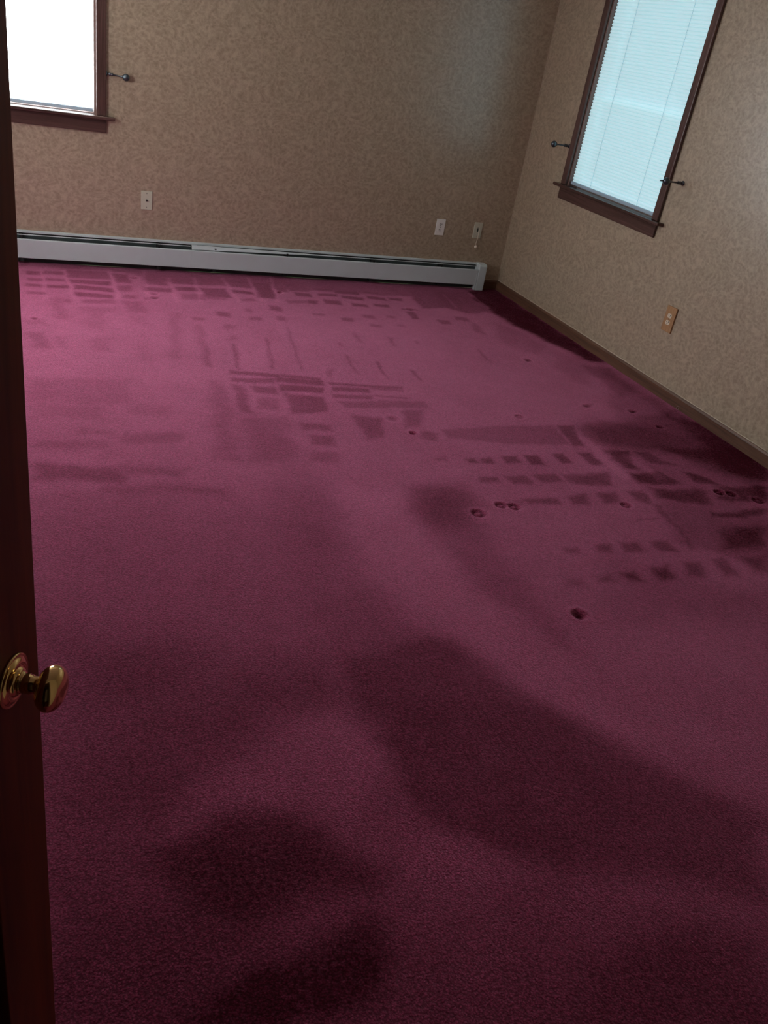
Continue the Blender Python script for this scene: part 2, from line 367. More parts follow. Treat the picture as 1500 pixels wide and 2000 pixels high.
# ------------------------------------------------------------------ carpet
#PATCHES-BEGIN
# brushed and vacuumed areas of pile on the carpet, doorway shadow and light falloff painted in: (outline in metres, lean of the pile or painted shadow, softness of the edge)
PATCHES = [
    ([(-4.600, -0.020), (-0.200, -0.020), (-0.200, -0.330), (-1.000, -0.330), (-2.600, -0.300), (-2.800, -0.120), (-4.600, -0.080)], -0.45, 0.03),
    ([(-3.420, -0.207), (-3.335, -0.200), (-3.335, -0.276), (-3.419, -0.282)], -0.5, 0.012),
    ([(-3.328, -0.188), (-3.206, -0.185), (-3.208, -0.251), (-3.328, -0.253)], -0.5, 0.012),
    ([(-3.191, -0.137), (-2.932, -0.129), (-2.937, -0.297), (-3.190, -0.302)], -0.45, 0.012),
    ([(-3.424, -0.347), (-3.332, -0.340), (-3.332, -0.402), (-3.423, -0.409)], -0.45, 0.012),
    ([(-3.323, -0.327), (-3.204, -0.336), (-3.205, -0.389), (-3.323, -0.380)], -0.5, 0.012),
    ([(-3.180, -0.332), (-2.941, -0.341), (-2.944, -0.426), (-3.180, -0.416)], -0.6, 0.012),
    ([(-3.433, -0.461), (-3.330, -0.473), (-3.330, -0.533), (-3.432, -0.521)], -0.5, 0.012),
    ([(-3.316, -0.471), (-3.195, -0.460), (-3.196, -0.521), (-3.316, -0.531)], -0.6, 0.012),
    ([(-3.168, -0.445), (-2.947, -0.478), (-2.950, -0.560), (-3.168, -0.526)], -0.6, 0.012),
    ([(-3.438, -0.620), (-3.331, -0.622), (-3.331, -0.669), (-3.436, -0.667)], -0.45, 0.012),
    ([(-3.169, -0.586), (-2.955, -0.611), (-2.958, -0.689), (-3.169, -0.664)], -0.6, 0.012),
    ([(-3.246, -0.723), (-3.208, -0.736), (-3.210, -0.801), (-3.247, -0.788)], -0.4, 0.02),
    ([(-3.151, -0.718), (-2.960, -0.709), (-2.961, -0.775), (-3.150, -0.783)], -0.4, 0.02),
    ([(-3.306, -0.722), (-3.239, -0.712), (-3.246, -1.069), (-3.309, -1.076)], -0.25, 0.03),
    ([(-3.150, -0.848), (-2.948, -0.839), (-2.953, -0.930), (-3.152, -0.937)], -0.25, 0.04),
    ([(-3.142, -0.954), (-3.049, -0.942), (-3.054, -1.213), (-3.144, -1.222)], -0.18, 0.05),
    ([(-2.911, -0.711), (-2.794, -0.714), (-2.806, -0.930), (-2.919, -0.926)], -0.3, 0.03),
    ([(-2.910, -0.159), (-2.809, -0.161), (-2.821, -0.362), (-2.919, -0.358)], -0.55, 0.02),
    ([(-2.913, -0.421), (-2.821, -0.415), (-2.828, -0.520), (-2.919, -0.525)], -0.4, 0.02),
    ([(-2.903, -0.593), (-2.825, -0.591), (-2.828, -0.660), (-2.905, -0.662)], -0.4, 0.02),
    ([(-2.730, -0.145), (-2.575, -0.161), (-2.588, -0.364), (-2.738, -0.347)], -0.5, 0.02),
    ([(-2.753, -0.414), (-2.577, -0.416), (-2.585, -0.502), (-2.758, -0.499)], -0.55, 0.015),
    ([(-2.783, -0.634), (-2.697, -0.621), (-2.696, -0.661), (-2.782, -0.673)], -0.5, 0.015),
    ([(-2.912, -0.961), (-2.800, -0.965), (-2.813, -1.140), (-2.922, -1.134)], -0.18, 0.05),
    ([(-3.438, -1.297), (-3.361, -1.305), (-3.362, -1.526), (-3.436, -1.517)], -0.35, 0.03),
    ([(-3.447, -1.092), (-3.346, -1.097), (-3.350, -1.194), (-3.450, -1.189)], -0.2, 0.03),
    ([(-3.315, -1.362), (-3.260, -1.357), (-3.270, -1.505), (-3.323, -1.509)], -0.2, 0.03),
    ([(-3.139, -1.347), (-3.046, -1.339), (-3.063, -1.549), (-3.153, -1.555)], -0.25, 0.04),
    ([(-3.416, -1.072), (-3.393, -1.082), (-3.395, -1.112), (-3.417, -1.101)], -0.5, 0.01),
    ([(-2.921, -1.421), (-2.858, -1.417), (-2.881, -1.652), (-2.942, -1.656)], -0.144, 0.05),
    ([(-3.339, -0.179), (-3.326, -0.176), (-3.324, -0.744), (-3.347, -0.747)], 0.35, 0.015),
    ([(-3.210, -0.152), (-3.196, -0.149), (-3.169, -0.721), (-3.193, -0.724)], 0.35, 0.015),
    ([(-2.930, -0.094), (-2.916, -0.091), (-2.915, -0.683), (-2.939, -0.687)], 0.35, 0.015),
    ([(-2.713, -0.049), (-2.698, -0.046), (-2.746, -0.658), (-2.771, -0.662)], 0.35, 0.015),
    ([(-2.552, -0.180), (-2.391, -0.172), (-2.403, -0.310), (-2.561, -0.316)], -0.5, 0.012),
    ([(-2.381, -0.193), (-2.204, -0.195), (-2.215, -0.310), (-2.389, -0.307)], -0.5, 0.012),
    ([(-2.182, -0.156), (-2.021, -0.161), (-2.040, -0.325), (-2.197, -0.318)], -0.55, 0.012),
    ([(-2.015, -0.195), (-1.879, -0.194), (-1.922, -0.536), (-2.051, -0.534)], -0.6, 0.012),
    ([(-1.858, -0.167), (-1.784, -0.165), (-1.800, -0.375), (-1.871, -0.375)], -0.45, 0.012),
    ([(-1.765, -0.173), (-1.624, -0.172), (-1.645, -0.339), (-1.782, -0.338)], -0.45, 0.012),
    ([(-1.608, -0.169), (-1.528, -0.155), (-1.544, -0.229), (-1.623, -0.243)], -0.4, 0.012),
    ([(-2.559, -0.381), (-2.415, -0.373), (-2.411, -0.459), (-2.554, -0.465)], -0.6, 0.012),
    ([(-2.395, -0.374), (-2.228, -0.368), (-2.230, -0.561), (-2.393, -0.565)], -0.6, 0.012),
    ([(-2.198, -0.385), (-2.060, -0.406), (-2.055, -0.470), (-2.192, -0.449)], -0.6, 0.012),
    ([(-1.759, -0.357), (-1.648, -0.373), (-1.662, -0.464), (-1.771, -0.448)], -0.6, 0.012),
    ([(-2.543, -0.516), (-2.389, -0.512), (-2.399, -0.627), (-2.550, -0.629)], -0.35, 0.012),
    ([(-2.387, -0.501), (-2.257, -0.502), (-2.273, -0.609), (-2.402, -0.607)], -0.4, 0.02),
    ([(-2.185, -0.564), (-2.084, -0.560), (-2.084, -0.612), (-2.184, -0.616)], -0.4, 0.02),
    ([(-1.863, -0.548), (-1.649, -0.539), (-1.663, -0.605), (-1.874, -0.613)], -0.4, 0.02),
    ([(-2.020, -0.675), (-1.947, -0.706), (-1.955, -0.806), (-2.026, -0.776)], -0.5, 0.015),
    ([(-2.026, -0.873), (-1.974, -0.896), (-1.989, -0.973), (-2.041, -0.951)], -0.4, 0.02),
    ([(-2.384, -0.831), (-2.309, -0.860), (-2.316, -0.945), (-2.390, -0.916)], -0.5, 0.015),
    ([(-2.558, -0.964), (-2.489, -0.974), (-2.490, -1.028), (-2.559, -1.018)], -0.35, 0.015),
    ([(-2.191, -0.758), (-2.147, -0.762), (-2.157, -0.831), (-2.201, -0.827)], -0.35, 0.015),
    ([(-2.198, -0.922), (-2.125, -0.932), (-2.133, -0.989), (-2.206, -0.979)], -0.4, 0.015),
    ([(-2.394, -1.080), (-2.334, -1.082), (-2.338, -1.153), (-2.397, -1.150)], -0.3, 0.02),
    ([(-2.405, -1.269), (-2.364, -1.265), (-2.371, -1.324), (-2.413, -1.327)], -0.3, 0.02),
    ([(-2.562, -1.097), (-2.518, -1.110), (-2.590, -1.723), (-2.627, -1.725)], -0.25, 0.02),
    ([(-2.574, -1.411), (-2.552, -1.425), (-2.596, -1.751), (-2.624, -1.724)], -0.4, 0.015),
    ([(-2.415, -1.392), (-2.393, -1.406), (-2.455, -1.773), (-2.471, -1.774)], -0.5, 0.012),
    ([(-2.197, -1.285), (-2.180, -1.300), (-2.272, -1.766), (-2.289, -1.767)], -0.4, 0.012),
    ([(-2.018, -1.077), (-2.004, -1.094), (-2.114, -1.761), (-2.128, -1.761)], -0.3, 0.012),
    ([(-2.667, -0.895), (-2.616, -0.907), (-2.732, -1.645), (-2.773, -1.647)], -0.25, 0.03),
    ([(-1.875, -0.365), (-1.856, -0.384), (-1.864, -0.401), (-1.880, -0.388)], -0.55, 0.008),
    ([(-2.571, -0.183), (-2.553, -0.180), (-2.580, -0.693), (-2.605, -0.696)], 0.35, 0.012),
    ([(-2.402, -0.151), (-2.384, -0.147), (-2.427, -0.671), (-2.453, -0.675)], 0.35, 0.012),
    ([(-2.206, -0.113), (-2.187, -0.110), (-2.182, -0.636), (-2.209, -0.640)], 0.35, 0.012),
    ([(-2.022, -0.078), (-2.002, -0.074), (-2.024, -0.614), (-2.052, -0.618)], 0.35, 0.012),
    ([(-1.846, -0.044), (-1.826, -0.040), (-1.925, -0.600), (-1.954, -0.604)], 0.35, 0.012),
    ([(-1.599, -0.239), (-1.448, -0.237), (-1.461, -0.297), (-1.610, -0.299)], -0.6, 0.012),
    ([(-1.453, -0.273), (-1.263, -0.277), (-1.277, -0.349), (-1.465, -0.344)], -0.6, 0.012),
    ([(-1.229, -0.248), (-1.101, -0.262), (-1.112, -0.312), (-1.239, -0.296)], -0.6, 0.012),
    ([(-1.062, -0.244), (-1.004, -0.259), (-1.010, -0.296), (-1.068, -0.281)], -0.6, 0.012),
    ([(-1.594, -0.365), (-1.453, -0.365), (-1.466, -0.424), (-1.605, -0.423)], -0.6, 0.012),
    ([(-1.430, -0.384), (-1.279, -0.407), (-1.293, -0.476), (-1.442, -0.454)], -0.6, 0.012),
    ([(-1.237, -0.354), (-1.104, -0.392), (-1.116, -0.462), (-1.248, -0.425)], -0.6, 0.012),
    ([(-1.074, -0.376), (-0.974, -0.384), (-0.991, -0.444), (-1.090, -0.435)], -0.6, 0.012),
    ([(-1.674, -0.389), (-1.646, -0.391), (-1.658, -0.437), (-1.686, -0.435)], -0.6, 0.012),
    ([(-1.597, -0.488), (-1.482, -0.515), (-1.497, -0.603), (-1.611, -0.576)], -0.6, 0.012),
    ([(-1.413, -0.548), (-1.300, -0.565), (-1.318, -0.632), (-1.429, -0.615)], -0.6, 0.012),
    ([(-1.244, -0.536), (-1.137, -0.554), (-1.152, -0.611), (-1.258, -0.592)], -0.6, 0.012),
    ([(-1.716, -0.527), (-1.645, -0.527), (-1.666, -0.605), (-1.736, -0.604)], -0.6, 0.012),
    ([(-1.763, -0.793), (-1.684, -0.803), (-1.694, -0.844), (-1.772, -0.833)], -0.4, 0.015),
    ([(-1.424, -0.781), (-1.345, -0.803), (-1.354, -0.864), (-1.432, -0.843)], -0.45, 0.015),
    ([(-1.593, -0.862), (-1.520, -0.873), (-1.531, -0.943), (-1.603, -0.931)], -0.45, 0.015),
    ([(-1.242, -0.780), (-1.188, -0.794), (-1.202, -0.847), (-1.255, -0.833)], -0.35, 0.015),
    ([(-1.433, -0.961), (-1.360, -0.973), (-1.369, -1.032), (-1.441, -1.020)], -0.4, 0.015),
    ([(-1.245, -0.951), (-1.193, -0.966), (-1.202, -1.005), (-1.254, -0.991)], -0.3, 0.015),
    ([(-1.066, -0.614), (-0.947, -0.616), (-0.956, -0.646), (-1.074, -0.644)], -0.55, 0.01),
    ([(-1.069, -0.686), (-0.996, -0.677), (-1.031, -0.828), (-1.078, -0.833)], -0.6, 0.012),
    ([(-0.847, -0.035), (-0.323, -0.022), (-0.372, -0.158), (-0.885, -0.167)], -0.5, 0.02),
    ([(-0.850, -0.161), (-0.391, -0.161), (-0.596, -0.548), (-0.903, -0.589)], -0.5, 0.02),
    ([(-0.907, -0.824), (-0.812, -0.834), (-0.828, -0.918), (-0.896, -0.915)], -0.5, 0.012),
    ([(-0.720, -0.740), (-0.680, -0.756), (-0.705, -0.823), (-0.744, -0.806)], -0.5, 0.015),
    ([(-1.618, -1.130), (-1.593, -1.137), (-1.608, -1.341), (-1.635, -1.308)], -0.3, 0.015),
    ([(-1.408, -1.202), (-1.380, -1.218), (-1.411, -1.378), (-1.431, -1.345)], -0.3, 0.015),
    ([(-1.245, -1.243), (-1.225, -1.259), (-1.231, -1.322), (-1.256, -1.315)], -0.3, 0.012),
    ([(-1.799, -1.518), (-1.782, -1.525), (-1.821, -1.822), (-1.824, -1.764)], -0.35, 0.012),
    ([(-1.646, -1.613), (-1.630, -1.620), (-1.663, -1.847), (-1.676, -1.818)], -0.45, 0.01),
    ([(-1.482, -1.737), (-1.459, -1.744), (-1.463, -1.826), (-1.476, -1.797)], -0.4, 0.012),
    ([(-1.768, -1.318), (-1.755, -1.317), (-1.765, -1.386), (-1.776, -1.361)], -0.35, 0.012),
    ([(-1.981, -1.741), (-1.963, -1.740), (-1.996, -1.856), (-2.004, -1.828)], -0.2, 0.012),
    ([(-0.160, 0.000), (0.000, 0.000), (0.000, -1.550), (-0.120, -1.550), (-0.220, -1.250), (-0.340, -0.800), (-0.360, -0.300), (-0.300, -0.100)], -1.15, 0.045),
    ([(-0.599, -0.144), (-0.150, -0.071), (-0.279, -0.598), (-0.593, -0.659), (-0.677, -0.581), (-0.772, -0.527)], -0.55, 0.03),
    ([(-0.331, -0.164), (-0.307, -0.160), (-0.320, -0.517), (-0.339, -0.519)], 0.35, 0.008),
    ([(-0.577, -0.228), (-0.559, -0.225), (-0.598, -0.553), (-0.620, -0.556)], 0.3, 0.008),
    ([(-0.725, -0.751), (-0.638, -0.752), (-0.640, -0.837), (-0.699, -0.843)], -0.45, 0.015),
    ([(-0.638, -0.815), (-0.626, -0.918), (-0.658, -1.100), (-0.713, -1.027)], -0.35, 0.02),
    ([(-0.874, -1.377), (-0.856, -1.385), (-0.877, -1.583), (-0.893, -1.567)], -0.4, 0.015),
    ([(-0.618, -1.528), (-0.578, -1.535), (-0.589, -1.586), (-0.613, -1.571)], -0.5, 0.01),
    ([(-0.439, -0.836), (-0.336, -1.032), (-0.302, -1.302), (-0.467, -1.423), (-0.577, -1.321), (-0.620, -1.174)], -0.288, 0.05),
    ([(-0.290, -1.412), (-0.116, -1.511), (-0.387, -1.921), (-0.470, -1.845), (-0.463, -1.632)], -0.252, 0.05),
    ([(-3.463, -1.898), (-3.020, -1.919), (-3.050, -2.211), (-3.466, -2.181)], -0.22, 0.03),
    ([(-3.056, -2.211), (-2.878, -2.219), (-2.894, -2.337), (-3.068, -2.327)], -0.2, 0.03),
    ([(-3.462, -2.209), (-3.174, -2.225), (-3.184, -2.353), (-3.464, -2.334)], -0.2, 0.03),
    ([(-3.288, -2.457), (-3.144, -2.475), (-3.147, -2.527), (-3.289, -2.509)], -0.25, 0.03),
    ([(-3.118, -2.489), (-2.879, -2.510), (-2.892, -2.601), (-3.126, -2.579)], -0.35, 0.03),
    ([(-3.469, -2.552), (-3.187, -2.576), (-3.191, -2.638), (-3.469, -2.612)], -0.25, 0.03),
    ([(-3.474, -2.755), (-3.149, -2.798), (-3.159, -2.924), (-3.474, -2.879)], -0.5, 0.03),
    ([(-3.148, -2.793), (-2.924, -2.830), (-2.931, -2.898), (-3.151, -2.860)], -0.4, 0.03),
    ([(-3.462, -2.624), (-3.236, -2.647), (-3.244, -2.764), (-3.464, -2.739)], 0.144, 0.05),
    ([(-3.472, -2.890), (-3.242, -2.918), (-3.247, -2.995), (-3.472, -2.966)], 0.2, 0.04),
    ([(-3.243, -2.928), (-2.795, -2.985), (-2.805, -3.044), (-3.246, -2.985)], -0.3, 0.04),
    ([(-2.516, -1.780), (-2.261, -1.836), (-2.265, -1.882), (-2.517, -1.826)], -0.55, 0.008),
    ([(-2.259, -1.827), (-2.050, -1.872), (-2.058, -1.913), (-2.266, -1.868)], -0.5, 0.008),
    ([(-2.031, -1.931), (-1.625, -1.980), (-1.634, -2.015), (-2.038, -1.965)], -0.5, 0.008),
    ([(-2.528, -1.876), (-2.313, -1.892), (-2.319, -1.948), (-2.532, -1.931)], -0.5, 0.012),
    ([(-2.298, -1.869), (-2.052, -1.908), (-2.069, -1.976), (-2.311, -1.937)], -0.55, 0.012),
    ([(-2.031, -1.987), (-1.832, -2.011), (-1.848, -2.067), (-2.045, -2.042)], -0.55, 0.012),
    ([(-1.812, -1.983), (-1.639, -2.015), (-1.648, -2.049), (-1.820, -2.017)], -0.4, 0.01),
    ([(-2.441, -1.983), (-2.323, -1.998), (-2.338, -2.084), (-2.454, -2.068)], -0.45, 0.012),
    ([(-2.298, -1.970), (-2.081, -1.999), (-2.101, -2.075), (-2.314, -2.045)], -0.55, 0.012),
    ([(-2.053, -2.081), (-1.849, -2.106), (-1.862, -2.153), (-2.064, -2.128)], -0.45, 0.01),
    ([(-1.835, -2.095), (-1.663, -2.120), (-1.668, -2.142), (-1.839, -2.117)], -0.4, 0.01),
    ([(-2.539, -1.963), (-2.484, -1.984), (-2.520, -2.306), (-2.572, -2.286)], -0.5, 0.02),
    ([(-2.460, -2.130), (-2.362, -2.140), (-2.383, -2.279), (-2.479, -2.268)], -0.35, 0.02),
    ([(-2.307, -2.066), (-2.114, -2.128), (-2.149, -2.291), (-2.327, -2.318)], -0.5, 0.015),
    ([(-2.281, -2.066), (-2.169, -2.076), (-2.174, -2.108), (-2.285, -2.098)], 0.25, 0.012),
    ([(-2.056, -2.170), (-1.587, -2.170), (-1.586, -2.256), (-2.048, -2.252)], -0.35, 0.015),
    ([(-2.039, -2.351), (-1.896, -2.373), (-1.967, -2.577), (-2.057, -2.592)], -0.45, 0.02),
    ([(-2.332, -2.421), (-2.190, -2.443), (-2.197, -2.516), (-2.337, -2.493)], -0.45, 0.02),
    ([(-2.313, -2.547), (-2.207, -2.569), (-2.230, -2.662), (-2.334, -2.641)], -0.5, 0.02),
    ([(-2.360, -2.697), (-2.241, -2.720), (-2.266, -2.815), (-2.381, -2.792)], -0.3, 0.02),
    ([(-1.969, -1.741), (-1.940, -1.739), (-1.989, -1.861), (-2.001, -1.837)], -0.3, 0.015),
    ([(-1.647, -1.626), (-1.628, -1.630), (-1.672, -1.899), (-1.677, -1.876)], -0.45, 0.01),
    ([(-1.486, -1.747), (-1.460, -1.759), (-1.477, -1.919), (-1.487, -1.895)], -0.45, 0.01),
    ([(-2.640, -1.922), (-2.573, -1.921), (-2.685, -2.774), (-2.789, -2.768)], -0.3, 0.04),
    ([(-2.580, -2.324), (-2.368, -2.346), (-2.452, -2.804), (-2.643, -2.777)], -0.252, 0.05),
    ([(-1.755, -2.296), (-1.634, -2.276), (-1.739, -2.474), (-1.810, -2.472)], -0.4, 0.02),
    ([(-1.754, -2.530), (-1.678, -2.542), (-1.711, -2.614), (-1.786, -2.602)], -0.45, 0.02),
    ([(-1.737, -2.527), (-1.690, -2.536), (-1.722, -2.623), (-1.768, -2.614)], -0.5, 0.015),
    ([(-1.640, -2.515), (-1.378, -2.484), (-1.139, -2.482), (-0.972, -2.478), (-1.018, -2.698), (-1.150, -2.692), (-1.413, -2.665), (-1.641, -2.604)], -0.36, 0.015),
    ([(-0.960, -2.487), (-0.855, -2.481), (-0.949, -2.716), (-1.012, -2.713)], -0.6, 0.012),
    ([(-0.850, -2.473), (-0.563, -2.438), (-0.864, -2.868), (-0.859, -2.765), (-0.859, -2.579)], -0.35, 0.04),
    ([(-1.657, -2.815), (-1.607, -2.814), (-1.608, -2.858), (-1.656, -2.855)], -0.65, 0.012),
    ([(-1.581, -2.813), (-1.520, -2.812), (-1.533, -2.870), (-1.591, -2.866)], -0.65, 0.012),
    ([(-1.466, -2.805), (-1.385, -2.806), (-1.396, -2.878), (-1.473, -2.873)], -0.65, 0.012),
    ([(-1.342, -2.795), (-1.266, -2.795), (-1.282, -2.899), (-1.354, -2.894)], -0.65, 0.012),
    ([(-1.173, -2.793), (-1.110, -2.792), (-1.128, -2.895), (-1.187, -2.891)], -0.65, 0.012),
    ([(-1.021, -2.790), (-0.956, -2.789), (-0.976, -2.925), (-1.036, -2.921)], -0.65, 0.012),
    ([(-1.809, -2.800), (-1.733, -2.784), (-1.747, -2.843), (-1.808, -2.826)], -0.3, 0.015),
    ([(-0.875, -2.802), (-0.805, -2.783), (-0.874, -2.882)], -0.4, 0.03),
    ([(-1.685, -2.995), (-1.589, -2.995), (-1.602, -3.045), (-1.693, -3.038)], -0.5, 0.015),
    ([(-1.556, -2.986), (-1.443, -2.986), (-1.438, -3.064), (-1.545, -3.056)], -0.5, 0.015),
    ([(-1.402, -2.990), (-1.272, -2.992), (-1.276, -3.070), (-1.401, -3.061)], -0.5, 0.015),
    ([(-1.251, -2.995), (-1.139, -2.995), (-1.151, -3.093), (-1.256, -3.085)], -0.5, 0.015),
    ([(-1.116, -2.995), (-0.985, -2.996), (-1.040, -3.108), (-1.162, -3.098)], -0.5, 0.015),
    ([(-1.570, -3.198), (-1.395, -3.192), (-1.405, -3.254), (-1.567, -3.238)], -0.55, 0.015),
    ([(-1.338, -3.191), (-1.237, -3.178), (-1.265, -3.264), (-1.351, -3.256)], -0.55, 0.015),
    ([(-1.182, -3.184), (-1.077, -3.171), (-1.102, -3.270), (-1.191, -3.262)], -0.55, 0.015),
    ([(-2.045, -3.069), (-1.775, -3.068), (-1.755, -3.209), (-1.954, -3.382), (-2.115, -3.399), (-2.150, -3.320)], -0.288, 0.06),
    ([(-1.694, -3.192), (-1.574, -3.203), (-1.611, -3.257), (-1.699, -3.215)], -0.35, 0.02),
    ([(-0.623, -2.218), (-0.553, -2.209), (-0.587, -2.246), (-0.656, -2.255)], -0.5, 0.01),
    ([(-1.020, -2.794), (-0.953, -2.790), (-0.960, -2.919), (-1.005, -2.916)], -0.7, 0.02),
    ([(-0.860, -2.773), (-0.715, -2.780), (-0.795, -2.992), (-0.859, -2.946)], -0.9, 0.03),
    ([(-0.715, -2.780), (-0.599, -2.786), (-0.599, -2.876), (-0.490, -2.956), (-0.684, -2.943)], -0.8, 0.03),
    ([(-0.482, -2.792), (0.003, -2.816), (0.023, -2.988), (-0.121, -3.139), (-0.324, -3.067), (-0.413, -2.946)], -0.576, 0.08),
    ([(-0.889, -3.000), (-0.694, -2.999), (-0.656, -3.138), (-0.823, -3.125), (-0.888, -3.107)], -0.95, 0.025),
    ([(-0.556, -2.995), (-0.476, -3.042), (-0.431, -3.170), (-0.594, -3.143)], -0.95, 0.03),
    ([(-0.856, -3.149), (-0.614, -3.168), (-0.553, -3.213), (-0.638, -3.332), (-0.785, -3.318), (-0.894, -3.259)], -0.9, 0.04),
    ([(-0.500, -3.151), (-0.171, -3.191), (-0.311, -3.338), (-0.516, -3.331), (-0.568, -3.289)], -0.95, 0.04),
    ([(-1.227, -3.009), (-1.017, -3.002), (-1.044, -3.108), (-1.232, -3.099)], -0.65, 0.02),
    ([(-1.333, -3.189), (-1.255, -3.190), (-1.276, -3.266), (-1.339, -3.254)], -0.6, 0.02),
    ([(-1.175, -3.179), (-1.106, -3.176), (-1.109, -3.276), (-1.185, -3.268)], -0.65, 0.02),
    ([(-1.013, -3.171), (-0.913, -3.172), (-0.956, -3.290), (-1.022, -3.247)], -0.6, 0.02),
    ([(-0.956, -3.290), (-0.915, -3.306), (-0.988, -3.654), (-1.027, -3.650)], -0.6, 0.025),
    ([(-0.972, -3.418), (-0.786, -3.414), (-0.919, -3.642), (-0.983, -3.613)], -0.45, 0.04),
    ([(-0.716, -3.385), (-0.355, -3.384), (-0.420, -3.451), (-0.733, -3.443)], -0.9, 0.03),
    ([(-0.800, -3.538), (-0.482, -3.516), (-0.644, -3.687), (-0.856, -3.671)], -0.612, 0.05),
    ([(-1.135, -3.412), (-0.992, -3.406), (-0.999, -3.415), (-1.141, -3.420)], -0.4, 0.008),
    ([(-1.605, -3.578), (-1.547, -3.577), (-1.551, -3.613), (-1.604, -3.607)], -0.6, 0.018),
    ([(-1.450, -3.567), (-1.378, -3.568), (-1.409, -3.622), (-1.475, -3.613)], -0.6, 0.018),
    ([(-1.327, -3.572), (-1.234, -3.575), (-1.269, -3.649), (-1.355, -3.638)], -0.6, 0.018),
    ([(-1.185, -3.573), (-1.095, -3.576), (-1.102, -3.655), (-1.184, -3.645)], -0.6, 0.018),
    ([(-1.713, -3.771), (-1.651, -3.767), (-1.674, -3.811), (-1.728, -3.803)], -0.4, 0.022),
    ([(-1.581, -3.772), (-1.506, -3.770), (-1.525, -3.815), (-1.592, -3.806)], -0.5, 0.022),
    ([(-1.462, -3.761), (-1.389, -3.759), (-1.400, -3.824), (-1.463, -3.815)], -0.6, 0.022),
    ([(-1.311, -3.750), (-1.224, -3.748), (-1.244, -3.833), (-1.321, -3.822)], -0.7, 0.022),
    ([(-1.148, -3.738), (-1.069, -3.735), (-1.112, -3.843), (-1.178, -3.833)], -0.6, 0.022),
    ([(-0.998, -3.734), (-0.923, -3.730), (-0.961, -3.845), (-1.024, -3.837)], -0.6, 0.022),
    ([(-0.838, -3.725), (-0.671, -3.715), (-0.808, -3.857), (-0.864, -3.840)], -0.8, 0.04),
    ([(-1.066, -3.984), (-0.902, -3.956), (-0.979, -4.037), (-1.097, -4.018)], -0.288, 0.06),
    ([(-0.242, -1.628), (-0.070, -1.667), (-0.111, -2.056), (-0.280, -2.097), (-0.271, -1.914)], -0.5, 0.045),
    ([(-0.370, -2.058), (-0.014, -2.116), (-0.133, -2.420), (-0.534, -2.429)], -0.36, 0.05),
    ([(-0.787, -2.475), (-0.056, -2.421), (-0.037, -2.633), (-0.163, -2.886), (-0.408, -2.811), (-0.742, -2.748), (-0.858, -2.697)], -0.396, 0.08),
    ([(-0.056, -2.421), (0.020, -2.566), (0.023, -2.988), (-0.127, -3.145), (-0.330, -3.024)], -0.7, 0.045),
    ([(-0.913, -2.617), (-0.874, -2.634), (-0.905, -3.066), (-0.965, -3.062)], 0.35, 0.03),
    ([(-0.782, -2.851), (-0.713, -2.869), (-0.708, -3.081), (-0.769, -3.076)], 0.3, 0.03),
    ([(-0.373, -2.307), (-0.316, -2.307), (-0.350, -2.340), (-0.383, -2.334)], -0.6, 0.012),
    ([(-0.633, -2.240), (-0.588, -2.228), (-0.603, -2.250), (-0.635, -2.257)], -0.3, 0.012),
    ([(-0.790, -2.529), (-0.026, -2.292), (0.045, -2.965), (-0.808, -3.857), (-0.896, -3.716), (-1.042, -3.601), (-0.886, -3.185), (-0.874, -2.882)], -0.42, 0.045),
    ([(-0.062, -1.305), (0.045, -2.965), (-0.306, -3.332), (-0.152, -2.495), (-0.170, -1.877)], -0.324, 0.08),
    ([(-2.364, -3.017), (-2.141, -3.079), (-2.080, -3.546), (-2.075, -3.865), (-1.995, -4.202), (-1.953, -4.524), (-2.034, -4.486), (-2.304, -4.095), (-2.423, -3.694), (-2.424, -3.434)], 0.252, 0.08),
    ([(-2.057, -3.042), (-1.791, -3.041), (-1.882, -3.500), (-1.882, -3.740), (-1.894, -4.195), (-1.983, -4.022), (-2.087, -3.773), (-2.099, -3.401)], -0.324, 0.06),
    ([(-2.614, -2.150), (-2.314, -2.796), (-2.465, -3.497), (-2.315, -4.118), (-2.630, -4.060), (-2.716, -3.819), (-2.645, -3.036)], -0.18, 0.1),
    ([(-3.436, -2.892), (-2.399, -3.057), (-2.504, -3.712), (-2.348, -4.038), (-2.710, -4.283), (-3.243, -4.210), (-3.478, -3.925)], -0.2016, 0.12),  # dimmer floor towards the doorway, painted into the pile tone
    ([(-2.645, -4.057), (-2.293, -3.996), (-2.194, -4.259), (-2.046, -4.504), (-1.955, -4.622), (-1.769, -4.864), (-1.958, -5.062), (-2.407, -4.861), (-2.645, -4.683), (-2.695, -4.474), (-2.710, -4.283)], -0.612, 0.06),  # dark sweep: pile lean with shadow painted in
    ([(-2.582, -4.269), (-2.153, -4.399), (-2.218, -4.755), (-2.525, -4.773), (-2.682, -4.579)], -0.252, 0.1),
    ([(-2.008, -4.098), (-0.979, -4.037), (-1.686, -4.777), (-1.912, -4.613), (-1.996, -4.431)], 0.108, 0.12),
    ([(-1.445, -3.627), (-1.005, -4.065), (-1.070, -4.132), (-1.688, -4.044)], -0.252, 0.1),
    ([(-3.283, -4.555), (-3.128, -4.410), (-2.912, -4.280), (-2.784, -4.238), (-2.655, -4.295), (-2.695, -4.474), (-2.828, -4.608), (-2.981, -4.525), (-3.093, -4.529)], 0.576, 0.06),
    ([(-3.489, -4.262), (-3.213, -4.179), (-3.008, -4.222), (-3.121, -4.378), (-3.285, -4.497), (-3.502, -4.501)], -0.18, 0.08),
    ([(-3.502, -4.501), (-3.289, -4.525), (-3.272, -4.691), (-3.503, -4.701)], 0.072, 0.1),
